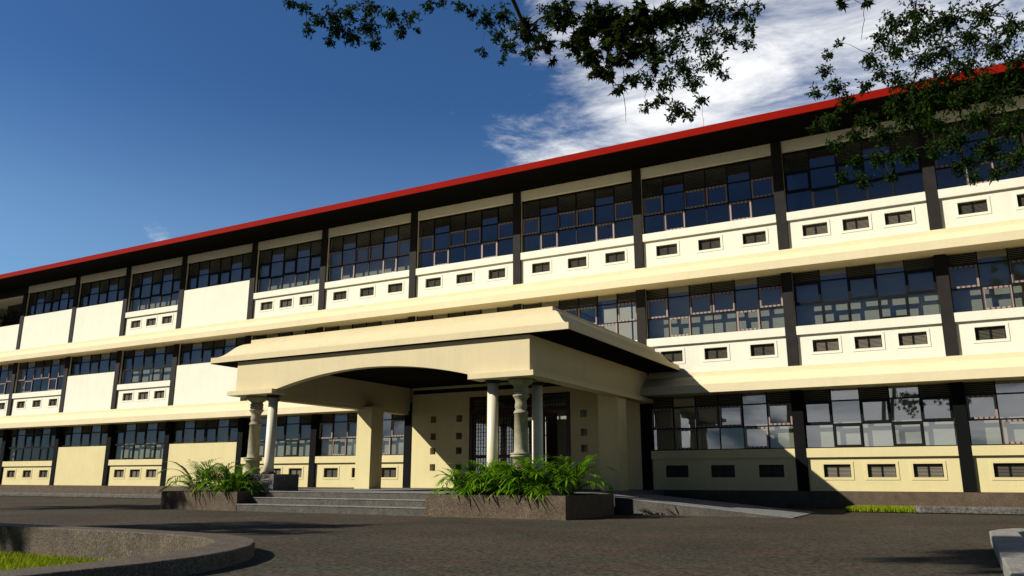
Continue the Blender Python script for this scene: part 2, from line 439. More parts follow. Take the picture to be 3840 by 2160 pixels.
cols = [(-1.76, -.95), (-.85, -.05), (.05, .87), (.97, 1.82)]
MB().box(.98, 1.03, .21, .98, .03, 2.5).build('door_leaf', M['wood'], door)
cols = cols[:3]
for a, b in cols:
    lf = MB()
    lf.box(a, a + .09, .05, .11, .03, 2.51).box(b - .09, b, .05, .11, .03, 2.51).box(a + .09, b - .09, .051, .109, .03, .16).box(a + .09, b - .09, .051, .109, 1.0, 1.11).box(a + .09, b - .09, .051, .109, 2.36, 2.51)
    lf = lf.build('door_leaf', M['wood'], door)
for a, b, c, d in [(x0 + .09, x1 - .09, .16, 1.0) for x0, x1 in cols] + [(x0 + .09, x1 - .09, 1.11, 2.36) for x0, x1 in cols] + [(-1.76, .0, 2.65, 2.99), (.0, 1.82, 2.65, 2.99)]:
    lt = MB(); n = max(2, round((b - a) / .105)); q = max(2, round((d - c) / .13))
    for k in range(1, n): lt.box(a + (b - a) * k / n - .006, a + (b - a) * k / n + .006, .072, .086, c, d)
    for k in range(1, q): lt.box(a, b, .0735, .0845, c + (d - c) * k / q - .006, c + (d - c) * k / q + .006)
    lt.build('door_lattice', M['frame'], door)
    MB().add([(a, .094, c), (b, .094, c), (b, .094, d), (a, .094, d)], [(0, 1, 2, 3)]).build('door_glass', M['glass'], door)

# ------------------------------------------------------------------ portico
port = tag(empty('entrance_portico', (0, -4, 0)), 'buff flat-roofed entrance portico with curved eave, arched front beam and clustered columns', 'portico')
def P(mb, nm, m, w=0):
    o = mb.build(nm, m, port, (0, 4, 0))
    if w: bevel(o, w)
    return o
# canopy: mitred ogee running round three sides
XL, XR, YF, YB = -5.62, 5.67, -8.02, -.02
PROF = [(0, 3.54), (0, 3.692), (.07, 3.70), (.14, 3.725), (.21, 3.765), (.28, 3.825), (.34, 3.89), (.40, 3.96), (.46, 4.025), (.53, 4.08), (.60, 4.12), (.68, 4.145), (.75, 4.155), (.75, 4.262)]
cv = MB(); vs = []
for s, z in PROF: vs += [(XL + s, YB, z), (XL + s, YF + s, z), (XR - s, YF + s, z), (XR - s, YB, z)]
fs = []
for i in range(len(PROF) - 1):
    for k in range(3): fs.append((i * 4 + k, i * 4 + k + 1, i * 4 + 5 + k, i * 4 + 4 + k))
t = (len(PROF) - 1) * 4
fs.append((t, t + 1, t + 2, t + 3))
fs.append(tuple([i * 4 for i in range(len(PROF))] + [i * 4 + 3 for i in range(len(PROF))][::-1]))
cv.add(vs, fs); canopy = P(cv, 'canopy', M['portico'])
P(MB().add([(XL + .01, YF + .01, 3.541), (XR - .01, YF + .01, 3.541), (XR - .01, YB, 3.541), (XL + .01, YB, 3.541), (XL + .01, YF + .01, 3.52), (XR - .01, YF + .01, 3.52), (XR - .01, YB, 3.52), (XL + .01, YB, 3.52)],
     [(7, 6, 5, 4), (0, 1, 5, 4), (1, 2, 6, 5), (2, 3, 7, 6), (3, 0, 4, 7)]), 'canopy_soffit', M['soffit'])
# front beam with segmental arch
arch = []
xa = 3.08; rise = .385; rad = (xa * xa + rise * rise) / (2 * rise)
for k in range(33):
    x = -xa + 2 * xa * k / 32
    arch.append((x, 2.695 + math.sqrt(rad * rad - x * x) - (rad - rise)))
P(MB().prism_y([(-4.64, 3.522), (-4.64, 2.695)] + arch + [(4.64, 2.695), (4.64, 3.522)], -7.90, -7.66), 'front_beam', M['portico'])
for s in (-1, 1):
    a, b = sorted((s * 4.638, s * 4.40)); P(MB().box(a, b, -7.658, -.03, 2.70, 3.521), 'side_beam', M['portico'])
    a, b = sorted((s * 4.81, s * 3.10)); P(MB().box(a, b, -8.06, -7.48, 2.572, 2.693), 'beam_moulding', M['portico'])
    a, b = sorted((s * 4.808, s * 4.44)); P(MB().box(a, b, -7.478, -.05, 2.574, 2.698), 'beam_moulding', M['portico'])
    # square pillar near the wall
    a, b = sorted((s * 4.66, s * 4.05)); P(MB().box(a, b, -2.62, -2.0, .004, 2.66), 'square_pillar', M['wall_lower'])
    # pedestal
    e = 2.86 if s > 0 else 3.02
    P(MB().prism_z([(s * e, -7.85), (s * 4.9, -7.85), (s * 4.9, -6.2), (s * 3.7, -6.2), (s * 3.7, -6.96), (s * e, -6.96)], -.02, .45), 'pedestal', M['pedestal'], .01)
    cc = MB().lathe(s * 4.2, -7.5, [(.21, .451), (.21, .47), (.187, .50), (.187, .80), (.25, .815), (.25, .835), (.235, .845), (.235, .865), (.255, .875), (.25, .895), (.168, .91), (.160, 1.0), (.152, 1.78), (.172, 1.785), (.172, 1.805), (.156, 1.815), (.150, 1.85),
        (.122, 1.86), (.128, 1.89), (.142, 1.93), (.140, 1.98), (.128, 2.03), (.130, 2.08), (.155, 2.13), (.185, 2.165), (.20, 2.185), (.198, 2.20), (.165, 2.21), (.162, 2.235), (.185, 2.25), (.185, 2.27), (.168, 2.28), (.165, 2.30), (.182, 2.315), (.182, 2.35), (.160, 2.37), (.158, 2.40),
        (.18, 2.42), (.24, 2.46), (.285, 2.51), (.30, 2.571)], 36)
    P(cc, 'carved_column', M['carved'])
    for x, y in ((s * 3.50, -7.58), (4.2 if s > 0 else -4.42, -6.68)):
        c = P(MB().lathe(x, y, [(.135, .50), (.132, .8), (.128, 2.50)], 32), 'round_column', M['column'])
        MB().lathe(x, y, [(.20, .451), (.20, .468), (.17, .485), (.155, .50), (.136, .515)], 32).build('base_moulding', M['moulding'], c)
        MB().lathe(x, y, [(.129, 2.49), (.15, 2.515), (.18, 2.535), (.19, 2.571)], 32).build('capital_moulding', M['moulding'], c)

# ------------------------------------------------------------------ ground, steps, ramp, kerbs, planters, islands
def ringpts(left):
    if left:
        out = [(-16, -16.36), (-6, -16.36), (0, -16.36), (3.2, -16.33), (4.2, -16.36), (4.85, -16.43), (5.35, -16.58), (5.75, -16.8), (6.1, -17.1), (6.42, -17.47), (6.7, -17.95), (6.9, -18.5), (7.0, -19.1), (7.0, -20.), (7.0, -23.), (7.0, -31.), (-16, -31.)]
        inn = [(-15.6, -16.76), (-6, -16.76), (0, -16.76), (3.2, -16.72), (4.1, -16.74), (4.7, -16.82), (5.1, -16.95), (5.5, -17.15), (5.82, -17.42), (6.08, -17.78), (6.3, -18.2), (6.45, -18.7), (6.53, -19.2), (6.53, -20.), (6.53, -23.), (6.53, -30.5), (-15.6, -30.5)]
    else:
        out = [(13.10, -30.), (13.10, -20.), (13.10, -11.9), (13.10, -11.2), (13.2, -10.82), (13.38, -10.46), (13.62, -10.16), (14.0, -9.86), (14.6, -9.6), (15.5, -9.5), (20, -9.5), (32, -9.5), (32, -30.)]
        inn = [(13.42, -29.6), (13.42, -20.), (13.42, -11.9), (13.42, -11.3), (13.5, -11.0), (13.65, -10.72), (13.85, -10.46), (14.15, -10.2), (14.7, -9.95), (15.5, -9.85), (20, -9.85), (31.6, -9.85), (31.6, -29.6)]
    return out, inn
ZT, ZIN = -.312, -.72
def ground_sheet():
    bm = bmesh.new()
    def loop(p, z):
        v = [bm.verts.new((x, y, z)) for x, y in p]
        for i in range(len(v)): bm.edges.new((v[i], v[(i + 1) % len(v)]))
    E = 600
    loop([(-E, -E), (E, -E), (E, E), (-E, E)], ZG)
    for l in (True, False): loop([((a[0] + b[0]) / 2, (a[1] + b[1]) / 2) for a, b in zip(*ringpts(l))], ZG)
    bmesh.ops.triangle_fill(bm, use_beauty=True, edges=bm.edges[:])
    for f in bm.faces:
        if f.normal.z < 0: f.normal_flip()
    me = bpy.data.meshes.new('ground'); bm.to_mesh(me); bm.free(); me.materials.append(M['asphalt'])
    o = bpy.data.objects.new('ground', me); COL.objects.link(o); return o
tag(ground_sheet(), kind='structure')

def island(left, mat, name, label):
    out, inn = ringpts(left); n = len(out); mb = MB()
    zs = (ZIN - .05)
    vs = [(x, y, zs) for x, y in out] + [(x, y, ZT) for x, y in out] + [(x, y, ZT) for x, y in inn] + [(x, y, zs) for x, y in inn]
    fs = []
    for i in range(n):
        j = (i + 1) % n
        for k in range(3): fs.append((k * n + i, k * n + j, (k + 1) * n + j, (k + 1) * n + i))
    o = mb.add(vs, fs).build(name, mat); bevel(o, .015)
    tag(o, label, 'kerb')
    mb2 = MB().add([(x, y, ZIN) for x, y in inn], [tuple(range(n))])
    b = mb2.build('island_soil', M['turf'], o)
    return o
island(True, M['island'], 'island_kerb', 'brown speckled kerb of the sunken rounded lawn island at front left')
island(False, M['island_pale'], 'island_kerb', 'pale concrete kerb of the lawn island at the bottom right corner')

def grass(name, spots, zb, hgt, seed, wid=.008):
    q = random.Random(seed); vs = []; fs = []
    for x, y in spots:
        a = q.uniform(0, 6.283); h = hgt * q.uniform(.6, 1.25); w = wid * q.uniform(.7, 1.3); l = h * q.uniform(.1, .6); la = q.uniform(0, 6.283)
        ca, sa = math.cos(a) * w, math.sin(a) * w; lx, ly = math.cos(la) * l, math.sin(la) * l
        o = len(vs)
        vs += [(x - ca, y - sa, zb), (x + ca, y + sa, zb), (x + lx * .35 + ca * .7, y + ly * .35 + sa * .7, zb + h * .6), (x + lx * .35 - ca * .7, y + ly * .35 - sa * .7, zb + h * .6), (x + lx, y + ly, zb + h)]
        fs += [(o, o + 1, o + 2, o + 3), (o + 3, o + 2, o + 4)]
    me = bpy.data.meshes.new(name); me.from_pydata(vs, [], fs); me.materials.append(M['grass']); me.update()
    ob = bpy.data.objects.new(name, me); COL.objects.link(ob); tag(ob, kind='stuff'); return ob
q = random.Random(3)
sp = [(q.uniform(-3, 6.4), q.uniform(-21.5, -16.9)) for _ in range(52000)]
def inside(x, y): return not (x > 5.0 and y > -17.2 - .0 and (x - 4.4) ** 2 + (y + 18.9) ** 2 > 3.9) and (x + (-y - 19.0) * 0 < 6.4)
tag(grass('grass', [p for p in sp if inside(*p)], ZIN, .10, 11, .009), 'bright green grass inside the sunken front left island', 'grass')
MB().add([(10.2, -2.05, ZG + .02), (22, -2.0, ZG + .02), (22, -.003, ZG + .02), (10.2, -.003, ZG + .02)], [(0, 1, 2, 3)]).build('lawn_soil', M['turf']); tag(bpy.data.objects['lawn_soil'], 'strip of turf soil along the base of the right facade', 'soil', kind='structure')
sp = [(q.uniform(10.25, 18), q.uniform(-2.05, -.05)) for _ in range(26000)]
tag(grass('grass', [p for p in sp if p[1] > -1.75 or p[0] < 11.8], ZG + .015, .10, 12, .011), 'bright green grass strip between the right kerb and the plinth', 'grass')

kb = MB(); kb.prism_z([(11.78, -1.80), (11.80, -1.66), (11.88, -1.64), (22, -1.64), (22, -2.02), (11.93, -2.02), (11.83, -1.95)], ZG, -.295)
tag(bevel(kb.build('kerb', M['kerb']), .03, 3), 'rough grey kerb stone edging the grass in front of the right wing', 'kerb', 'kerbs along the building')
kb = MB().box(-36, -5.2, -2.12, -1.75, ZG, -.30)
tag(bevel(kb.build('kerb', M['kerb']), .03, 3), 'long pale grey kerb in front of the left wing', 'kerb', 'kerbs along the building')

st = MB()
st.prism_x([(-8.82, ZG), (-8.82, -.307), (-8.42, -.307), (-8.42, -.153), (-8.02, -.153), (-8.02, -.001), (-7.9, -.001), (-7.9, ZG)], -3.25, 2.55)
st = st.build('entrance_steps', M['step'])
for y, z in ((-8.835, -.307), (-8.435, -.153), (-8.035, -.001)): bevel(MB().box(-3.249, 2.549, y, y + .41 if z < -.01 else -7.9, z + .0005, z + .022).build('tread', M['pad'], st), .006)
tag(st, 'three grey granite steps between the two planters', 'steps')
tag(MB().prism_z([(-5.0, -7.898), (5.0, -7.898), (5.0, -.005), (-5.0, -.005)], ZG, -.002).build('porch_floor', M['pad']), 'pale grey stone floor under the portico', 'floor', kind='structure')
rp = MB().prism_y([(5.002, ZG), (9.69, ZG), (5.002, -.03)], -5.83, -2.92).build('ramp', M['step'])
MB().prism_y([(5.003, -.0295), (9.69, ZG + .001), (9.72, ZG + .016), (5.003, -.012)], -5.836, -2.91).build('ramp_surface', M['pad'], rp)
tag(rp, 'grey wheelchair ramp sloping down from the right side of the portico', 'ramp')

def planter(x0, x1, y0, y1, label, skip):
    t = .12; p = MB()
    p.box(x0, x1, y0, y0 + t, ZG, .004).box(x0, x0 + t, y0 + t, y1, ZG, .004).box(x1 - t, x1, y0 + t, y1, ZG, .004).box(x0 + t, x1 - t, y1 - t, y1, ZG, .004)
    o = tag(p.build('planter', M['planter']), label, 'planter', 'granite planters flanking the steps')
    MB().add([(x0 + t, y0 + t, -.05), (x1 - t, y0 + t, -.05), (x1 - t, y1 - t, -.05), (x0 + t, y1 - t, -.05)], [(0, 1, 2, 3)]).build('soil', M['soil'], o)
planter(-6.12, -3.252, -8.83, -6.3, 'brown granite planter left of the entrance steps', None)
planter(2.552, 5.93, -8.86, -6.3, 'larger brown granite planter right of the entrance steps', None)
BLOB_A = [(6.14,-17.17,6.19,0.09),(6.23,-17.07,6.18,0.11),(6.19,-16.92,5.96,0.11),(6.21,-16.77,6.18,0.13),(6.49,-16.79,6.14,0.15),(6.49,-16.69,6.02,0.16),(6.44,-16.43,6.42,0.16),(6.59,-16.54,5.96,0.15),(6.38,-16.67,5.87,0.09),(6.62,-16.27,6.24,0.17),(6.81,-16.32,5.92,0.13),(6.55,-16.16,6.59,0.16),(7.07,-16.34,6.21,0.15),(7.12,-16.18,6.05,0.12),(7.17,-16.05,6.31,0.12),(7.29,-16.07,6.08,0.06),(7.26,-15.78,6.62,0.12),(7.4,-15.7,6.65,0.08),(7.85,-15.89,6.36,0.1),(7.96,-15.77,6.29,0.09),(8.09,-15.64,6.23,0.15),(8.12,-15.78,5.67,0.08),(8.28,-15.58,6.29,0.17),(8.24,-15.63,5.96,0.13),(8.43,-15.65,5.75,0.14),(8.54,-15.54,6.06,0.18),(8.67,-15.56,5.61,0.13),(8.36,-15.68,5.53,0.07),(8.79,-15.51,5.83,0.16),(8.82,-15.29,6.29,0.2),(10.05,-15.12,5.84,0.2),(10.34,-15.06,5.89,0.22),(10.6,-14.91,5.95,0.22),(10.85,-14.74,5.97,0.2),(11.11,-14.58,6,0.19),(11.32,-14.55,6.01,0.1),(10.43,-15.06,5.54,0.22),(10.74,-14.97,5.52,0.2),(10.99,-14.82,5.58,0.19),(11.25,-14.8,5.62,0.13),(11.21,-14.79,5.4,0.09),(10.2,-15.16,5.39,0.19),(10.53,-15.16,5.14,0.2),(10.85,-15.08,5.15,0.17),(10.95,-14.97,4.99,0.09),(10.32,-15.14,5,0.16),(10.1,-15.22,5.02,0.12),(10.61,-15.12,4.91,0.15),(10.25,-15.25,4.73,0.12),(10.11,-15.35,4.6,0.08),(10.41,-15.15,4.63,0.14),(10.57,-15.15,4.49,0.1),(10.69,-15.11,4.69,0.1),(10.37,-15.2,4.47,0.07) ]
BLOB_B = [(10.32,-18.71,3.75,0.08),(10.44,-18.68,3.61,0.07),(10.47,-18.6,3.51,0.04),(10.56,-18.57,3.91,0.14),(10.71,-18.53,3.78,0.15),(10.67,-18.66,3.56,0.1),(10.83,-18.44,3.9,0.17),(10.92,-18.49,3.64,0.15),(10.82,-18.65,3.45,0.11),(11.03,-18.41,3.78,0.17),(11.01,-18.56,3.41,0.11),(10.93,-18.63,3.27,0.08),(11.01,-18.63,3.12,0.05),(10.86,-18.67,3.3,0.06),(11.17,-18.37,3.8,0.17),(11.13,-18.46,3.53,0.13),(11.35,-18.34,3.83,0.14),(11.5,-18.21,3.87,0.12),(11.23,-18.43,3.33,0.06),(11.09,-18.55,3.23,0.05),(12.52,-18.22,3.58,0.03),(12.65,-18.19,3.55,0.03) ]
BLOB_D = [(11.89,-14.65,4.67,0.09),(12.08,-14.63,5.11,0.07),(12.03,-14.73,4.87,0.09),(12.11,-14.64,4.69,0.13),(12.21,-14.55,4.51,0.14),(12,-14.5,4.36,0.14),(11.82,-14.49,4.31,0.07),(12.2,-14.66,5.19,0.06),(12.41,-14.59,4.64,0.1),(12.52,-14.54,5,0.14),(12.63,-14.45,5.27,0.14),(12.79,-14.43,5.44,0.16),(13,-14.37,5.53,0.18),(12.77,-14.55,5.03,0.16),(12.59,-14.63,4.74,0.12),(12.92,-14.51,5.18,0.18),(13.13,-14.45,5.27,0.19),(13.01,-14.57,4.85,0.17),(12.75,-14.58,4.63,0.14),(12.9,-14.63,4.52,0.17),(13.21,-14.59,4.88,0.18),(13.33,-14.39,5.34,0.19),(13.49,-14.47,5.06,0.18),(13.37,-14.6,4.65,0.19),(13.13,-14.63,4.51,0.18),(12.99,-14.65,4.3,0.18),(12.69,-14.57,4.37,0.16),(12.39,-14.53,4.26,0.14),(12.25,-14.5,4.16,0.13),(12.54,-14.56,4.07,0.15),(12.78,-14.58,4.15,0.16),(13.04,-14.65,4.06,0.17),(13.29,-14.64,4.28,0.19),(13.63,-14.38,5.3,0.18),(13.68,-14.58,4.8,0.18),(13.52,-14.61,4.42,0.19),(13.86,-14.49,5.03,0.19),(13.85,-14.6,4.56,0.18),(13.67,-14.63,4.19,0.18),(13.44,-14.65,4.01,0.19),(13.2,-14.67,3.83,0.17),(13.7,-14.71,3.84,0.18),(13.47,-14.62,3.66,0.17),(13.72,-14.69,3.5,0.16),(13.01,-14.64,3.75,0.14),(12.74,-14.64,3.76,0.14),(12.47,-14.56,3.8,0.14),(12.23,-14.57,3.8,0.11),(12.04,-14.57,4.03,0.11),(12.09,-14.53,3.65,0.09),(12.28,-14.49,3.58,0.11),(12.56,-14.57,3.55,0.09),(13.24,-14.57,3.55,0.12),(13.54,-14.64,3.38,0.1),(13.33,-14.62,3.38,0.09) ]

# ------------------------------------------------------------------ potted palms
def palm(x, y, h, spread, label, nm='palm_plant', nf=10):
    q = random.Random(int((x * 31 + y * 17) * 100) & 0xffff)
    mb = MB(); stem = MB(); ph = q.uniform(0, 6.28); base = Vector((x, y, -.05))
    for k in range(nf):
        a = ph + k * 2.4 + q.uniform(-.25, .25)
        e0 = (q.uniform(1.25, 1.5) if k < 9 else q.uniform(.95, 1.3) if k < nf * .6 else q.uniform(.6, .95))      # launch angle above level
        L = (h + .05) * (q.uniform(.95, 1.15) if k < 6 else q.uniform(.95, 1.2) if k < nf * .6 else q.uniform(.7, .95)) * spread / .62
        p = base + Vector((math.cos(a), math.sin(a), 0)) * q.uniform(.0, .06); pts = [p.copy()]; e = e0
        for i in range(12):
            e -= (.03 + .010 * i) * (1.5 if k >= 6 else 1.0) * (1.1 if e0 > .9 else .75)
            p = p + Vector((math.cos(a) * math.cos(e), math.sin(a) * math.cos(e), math.sin(e))) * L / 12; pts.append(p.copy())
        stem.tube(pts, [.007 - .00045 * i for i in range(13)], 4)
        n = 11
        for j in range(n + 1):
            t = .30 + .70 * j / n; f = t * 12; i = min(11, int(f)); p = pts[i].lerp(pts[i + 1], f - i); d = (pts[i + 1] - pts[i]).normalized()
            side = d.cross(Vector((0, 0, 1)))
            if side.length < .1: side = Vector((math.sin(a), -math.cos(a), 0))
            side.normalize()
            ll = .36 * h * (1.05 - .75 * abs(t - .55)) * q.uniform(.85, 1.15)
            for s in ((-1, 1) if j < n else (0,)):
                dv = (d * (.85 if s else 1) + side * s * q.uniform(.6, .8) + Vector((0, 0, .12))).normalized()
                wv = dv.cross(Vector((0, 0, 1)))
                wv = wv.normalized() if wv.length > .1 else side.copy()
                w = .0145 * (.6 + .5 * h); g = Vector((0, 0, -1)); r = p.copy(); sec = []
                for m_, ww in ((.0, .25), (.28, 1.), (.55, .95), (.8, .6), (1., .04)):
                    c = p + dv * ll * m_ + g * ll * .30 * m_ * m_
                    sec += [c + wv * w * ww, c - wv * w * ww]
                mb.add(sec, [(0, 1, 3, 2), (2, 3, 5, 4), (4, 5, 7, 6), (6, 7, 9, 8)])
    o = mb.build(nm, M['palm']); stem.build('stem', M['palm'], o)
    tag(o, label, 'plant', 'palms in the planters')
palm(-5.45, -8.23, 1.12, .56, 'tallest palm in the left planter, at its outer end', nf=24)
palm(-4.72, -8.18, 1.0, .56, 'middle palm of the left planter', nf=24)
palm(-4.0, -8.28, .95, .56, 'palm in front of the left pedestal, nearest the steps', nf=24)
palm(3.05, -8.23, .80, .56, 'low palm at the step end of the right planter', nf=24)
palm(3.62, -8.08, 1.05, .56, 'palm in front of the lit cream column of the right cluster', nf=24)
palm(4.1, -8.33, .95, .56, 'palm in front of the carved column of the right cluster', nf=24)
palm(4.62, -8.13, 1.08, .56, 'tall palm right of the carved column in the right planter', nf=24)
palm(5.1, -8.28, .95, .56, 'bushy palm near the front right corner of the right planter', nf=24)
palm(5.5, -7.73, 1.12, .56, 'tall arching palm at the right edge of the right planter', nf=24)

# ------------------------------------------------------------------ trees
def leaf_faces(mb, p, d, nrm, l, w):
    s = d.cross(nrm)
    if s.length < .05: s = d.orthogonal()
    s.normalize(); n2 = s.cross(d).normalized()
    m = p + d * l * .45 + n2 * l * .06; e = p + d * l
    o = len(mb.v)
    mb.v += [tuple(p), tuple(m + s * w), tuple(e), tuple(m - s * w)]
    mb.f += [(o, o + 1, o + 2), (o, o + 2, o + 3)]; mb.sm += [False, False]
LOBE = []
for k in range(5):
    a = (k - 2) * 1.02; r = (1, .9, .55)[abs(k - 2)]
    LOBE.append((a, r))
def maple_leaf(mb, p, d, nrm, l):
    s = d.cross(nrm)
    if s.length < .05: s = d.orthogonal()
    s.normalize()
    c = p + d * l * .25; n2 = s.cross(d)
    vs = [tuple(p)]
    out = []
    for i, (a, r) in enumerate(LOBE):
        out.append((a, r))
        if i < 4: out.append((a + .51, .34))
    for a, r in out:
        vs.append(tuple(c + d * math.cos(a) * r * l * .75 + s * math.sin(a) * r * l * .75 - n2 * r * r * l * .18))
    mb.v.extend([]); o = len(mb.v); mb.v += vs; mb.f += [(o, o + i, o + i + 1) for i in range(1, len(out))]; mb.sm += [False] * (len(out) - 1)
def rvec(q, flat=1.):
    while True:
        v = Vector((q.uniform(-1, 1), q.uniform(-1, 1), q.uniform(-1, 1) * flat))
        if .05 < v.length < 1: return v.normalized()
def tree(name, base, top, blobs, label, leaf, mat, seed, dens=1., group=None, rad=.16, maple=False, hang=6, tr=.006, lim=.3):
    q = random.Random(seed)
    base = Vector(base); top = Vector(top)
    tk = MB(); n = 10; pts = []
    for i in range(n + 1):
        t = i / n; pts.append(base.lerp(top, t) + Vector((math.sin(t * 5 + seed) * .12 * t, math.cos(t * 4 + seed) * .12 * t, 0)))
    tk.tube(pts, [rad * (1.25 - .25 * min(1, i / 2)) * (1 - .45 * i / n) for i in range(n + 1)], 10)
    trunk = tk.build('trunk', M['bark'])
    root = empty(name); root.location = base
    trunk.parent = root; trunk.location = -base
    br = MB(); lf = MB()
    todo = sorted(blobs, key=lambda b: (Vector(b[:3]) - pts[-1]).length)
    nodes = [(pts[-1], rad * lim), (pts[-3], rad * lim), (pts[-5], rad * lim)]
    for b in todo:
        c = Vector(b[:3]); r = b[3]
        k = min(range(len(nodes)), key=lambda i: (nodes[i][0] - c).length + (0 if i > 2 else -.2))
        p0, r0 = nodes[k]; dist = (c - p0).length
        seg = max(3, int(dist / .25)); path = []
        for i in range(seg + 1):
            t = i / seg; w = math.sin(math.pi * t)
            path.append(p0.lerp(c, t) + Vector((q.uniform(-.03, .03), q.uniform(-.03, .03), w * dist * .10 + q.uniform(-.02, .02))))
        r1 = max(.004, min(r0 * .75, tr + .008 * dist))
        br.tube(path, [r0 * .7 + (r1 * .45 - r0 * .7) * (i / seg) ** .6 if dist > 1.5 else r1 * (1 - .55 * i / seg) for i in range(seg + 1)], 5)
        nodes.append((c, r1 * .6))
        ntw = max(4, int(9 * dens * (r / .15) ** 1.2))
        for _ in range(ntw):
            d0 = rvec(q, .9); d0.z -= .25; d0.normalize(); ln = r * q.uniform(.6, 1.25)
            tp = [c]; d = d0.copy()
            for i in range(4):
                d = (d + rvec(q) * .28 + Vector((0, 0, -.14))).normalized(); tp.append(tp[-1] + d * ln / 4)
            br.tube(tp, [.0028, .0024, .002, .0016, .0012], 3)
            nl = max(4, int(11 * (ln / .15) ** .6))
            for j in range(nl):
                t = (j + q.random()) / nl; t = .25 + .75 * t; f = t * 4; i = min(3, int(f)); p = tp[i].lerp(tp[i + 1], f - i)
                dv = ((tp[i + 1] - tp[i]).normalized() * .6 + rvec(q) * .9 + Vector((0, 0, -.25))).normalized()
                nr = (Vector((0, 0, 1)) + rvec(q) * .8).normalized()
                L = leaf * q.uniform(.65, 1.2)
                if maple: maple_leaf(lf, p, dv, nr, L)
                else: leaf_faces(lf, p, dv, nr, L, L * .24)
    for _ in range(hang):                                    # bare trailing twigs
        b = q.choice(todo); p = Vector(b[:3]); ln = q.uniform(.25, .55); tp = [p]
        for i in range(6): tp.append(tp[-1] + Vector((q.uniform(-.02, .02), q.uniform(-.02, .02), -ln / 6)))
        br.tube(tp, [.0025] * 6 + [.001], 3)
    o = br.build('branches', M['bark']); o.parent = root; o.location = -base
    o = lf.build('crown', mat); o.parent = root; o.location = -base
    tag(root, label, 'tree', group)
    return root
def cloud(q, c, rx, ry, rz, n, r):
    out = []
    for _ in range(n):
        v = rvec(q) * (q.random() ** .4); out.append((c[0] + v.x * rx, c[1] + v.y * ry, c[2] + v.z * rz, r * q.uniform(.7, 1.3)))
    return out
LA_ = [BLOB_A, BLOB_B, BLOB_D]
tree('shade_tree', (4.2, -25.4, ZG), (4.6, -24.6, 8.6), BLOB_A + cloud(random.Random(2), (3.5, -23.1, 8.5), 1.3, 1.5, .6, 40, .36), 'small-leaved tree whose hanging sprays cross the blue sky at the top', .050, M['leaf'], 4, 3.2, 'trees overhanging the forecourt', rad=.2)
tree('maple_tree', (9.3, -27.6, ZG), (9.8, -26.2, 6.4), BLOB_B, 'tree with big dark lobed leaves hanging nearest the camera at top centre', .062, M['maple'], 9, 2.5, 'trees overhanging the forecourt', rad=.16, maple=True, hang=2)
tree('vine_tree', (16.4, -13.4, ZG), (16.0, -13.6, 10.2), BLOB_D + cloud(random.Random(5), (15.6, -13.6, 8.6), 1.3, 1.2, 1.3, 24, .28), 'small-leaved tree hanging in front of the red eave at the upper right', .044, M['leaf'], 14, 4.4, 'trees overhanging the forecourt', rad=.2, hang=10)
vb = MB(); q = random.Random(8)
tree('shade_tree', (-9.0, -24.0, ZG), (-8.6, -23.6, 7.6), cloud(random.Random(21), (-8.2, -23.3, 8.3), 2.3, 1.7, 1.0, 46, .5) + cloud(random.Random(29), (-9.0, -25.6, 8.0), .9, .55, .5, 14, .4), 'tree standing left of the drive that throws shade streaks across the asphalt', .12, M['leaf'], 31, .55, 'trees left of the drive', rad=.2)
tree('shade_tree', (-18.6, -18.6, ZG), (-18.2, -18.2, 7.4), cloud(random.Random(22), (-17.6, -17.4, 8.0), 3.0, 1.9, 1.1, 56, .5), 'tree farther along the left drive that shades the road before the left wing', .12, M['leaf'], 32, .55, 'trees left of the drive', rad=.2)
tree('shade_tree', (-37.5, 3.5, ZG), (-37.2, 3.2, 7.5), cloud(random.Random(23), (-36.6, 2.8, 8.9), 1.9, 2.0, 1.6, 46, .5), 'leafy green tree beyond the barred balcony at the far left end', .12, M['leaf'], 33, .5, None, rad=.2)

# ------------------------------------------------------------------ building seen through the windows
rbd = tag(empty('rear_building', (-6, 38, ZG)), 'cream building with a red roof seen through the middle windows', 'building')
def RB(mb, nm, m): return mb.build(nm, m, rbd, (6, -38, -ZG))
RB(MB().box(-26, 14, 34, 42, ZG, 14.0), 'wall', M['rear_wall'])
RB(MB().prism_x([(33.2, 14.46), (38, 15.1), (42.8, 14.46), (42.8, 14.1), (33.2, 14.1)], -27, 15), 'roof', M['red'])

# ------------------------------------------------------------------ sun, sky, camera
SUN = Vector((1.07, 1.0, -.936)).normalized()
sl = bpy.data.lights.new('sun', 'SUN'); sl.energy = 5.0; sl.angle = R_(.5); sl.color = (1.0, .965, .90)
so = bpy.data.objects.new('sun', sl); COL.objects.link(so); so.rotation_euler = SUN.to_track_quat('-Z', 'Y').to_euler(); so.location = (-20, -30, 30)
w = bpy.data.worlds.new('World'); S.world = w; w.use_nodes = True
nt = w.node_tree; nt.nodes.clear(); L = nt.links
out = N(nt, 'ShaderNodeOutputWorld'); bg = N(nt, 'ShaderNodeBackground', Strength=SKY_STRENGTH)
sky = N(nt, 'ShaderNodeTexSky', sky_type='NISHITA'); sky.sun_disc = False
sky.sun_elevation = math.asin(-SUN.z); sky.sun_rotation = math.atan2(-SUN.x, -SUN.y)
sky.air_density = 1.0; sky.dust_density = .3; sky.ozone_density = 2.0
tc = N(nt, 'ShaderNodeTexCoord')
sep = N(nt, 'ShaderNodeSeparateXYZ'); L.new(tc.outputs['Generated'], sep.inputs[0])
def mth(op, a, b=None, c=None, clamp=False):
    n = N(nt, 'ShaderNodeMath', operation=op); n.use_clamp = clamp
    for i, v in enumerate((a, b, c)):
        if v is None: continue
        if isinstance(v, (int, float)): n.inputs[i].default_value = v
        else: L.new(v, n.inputs[i])
    return n.outputs[0]
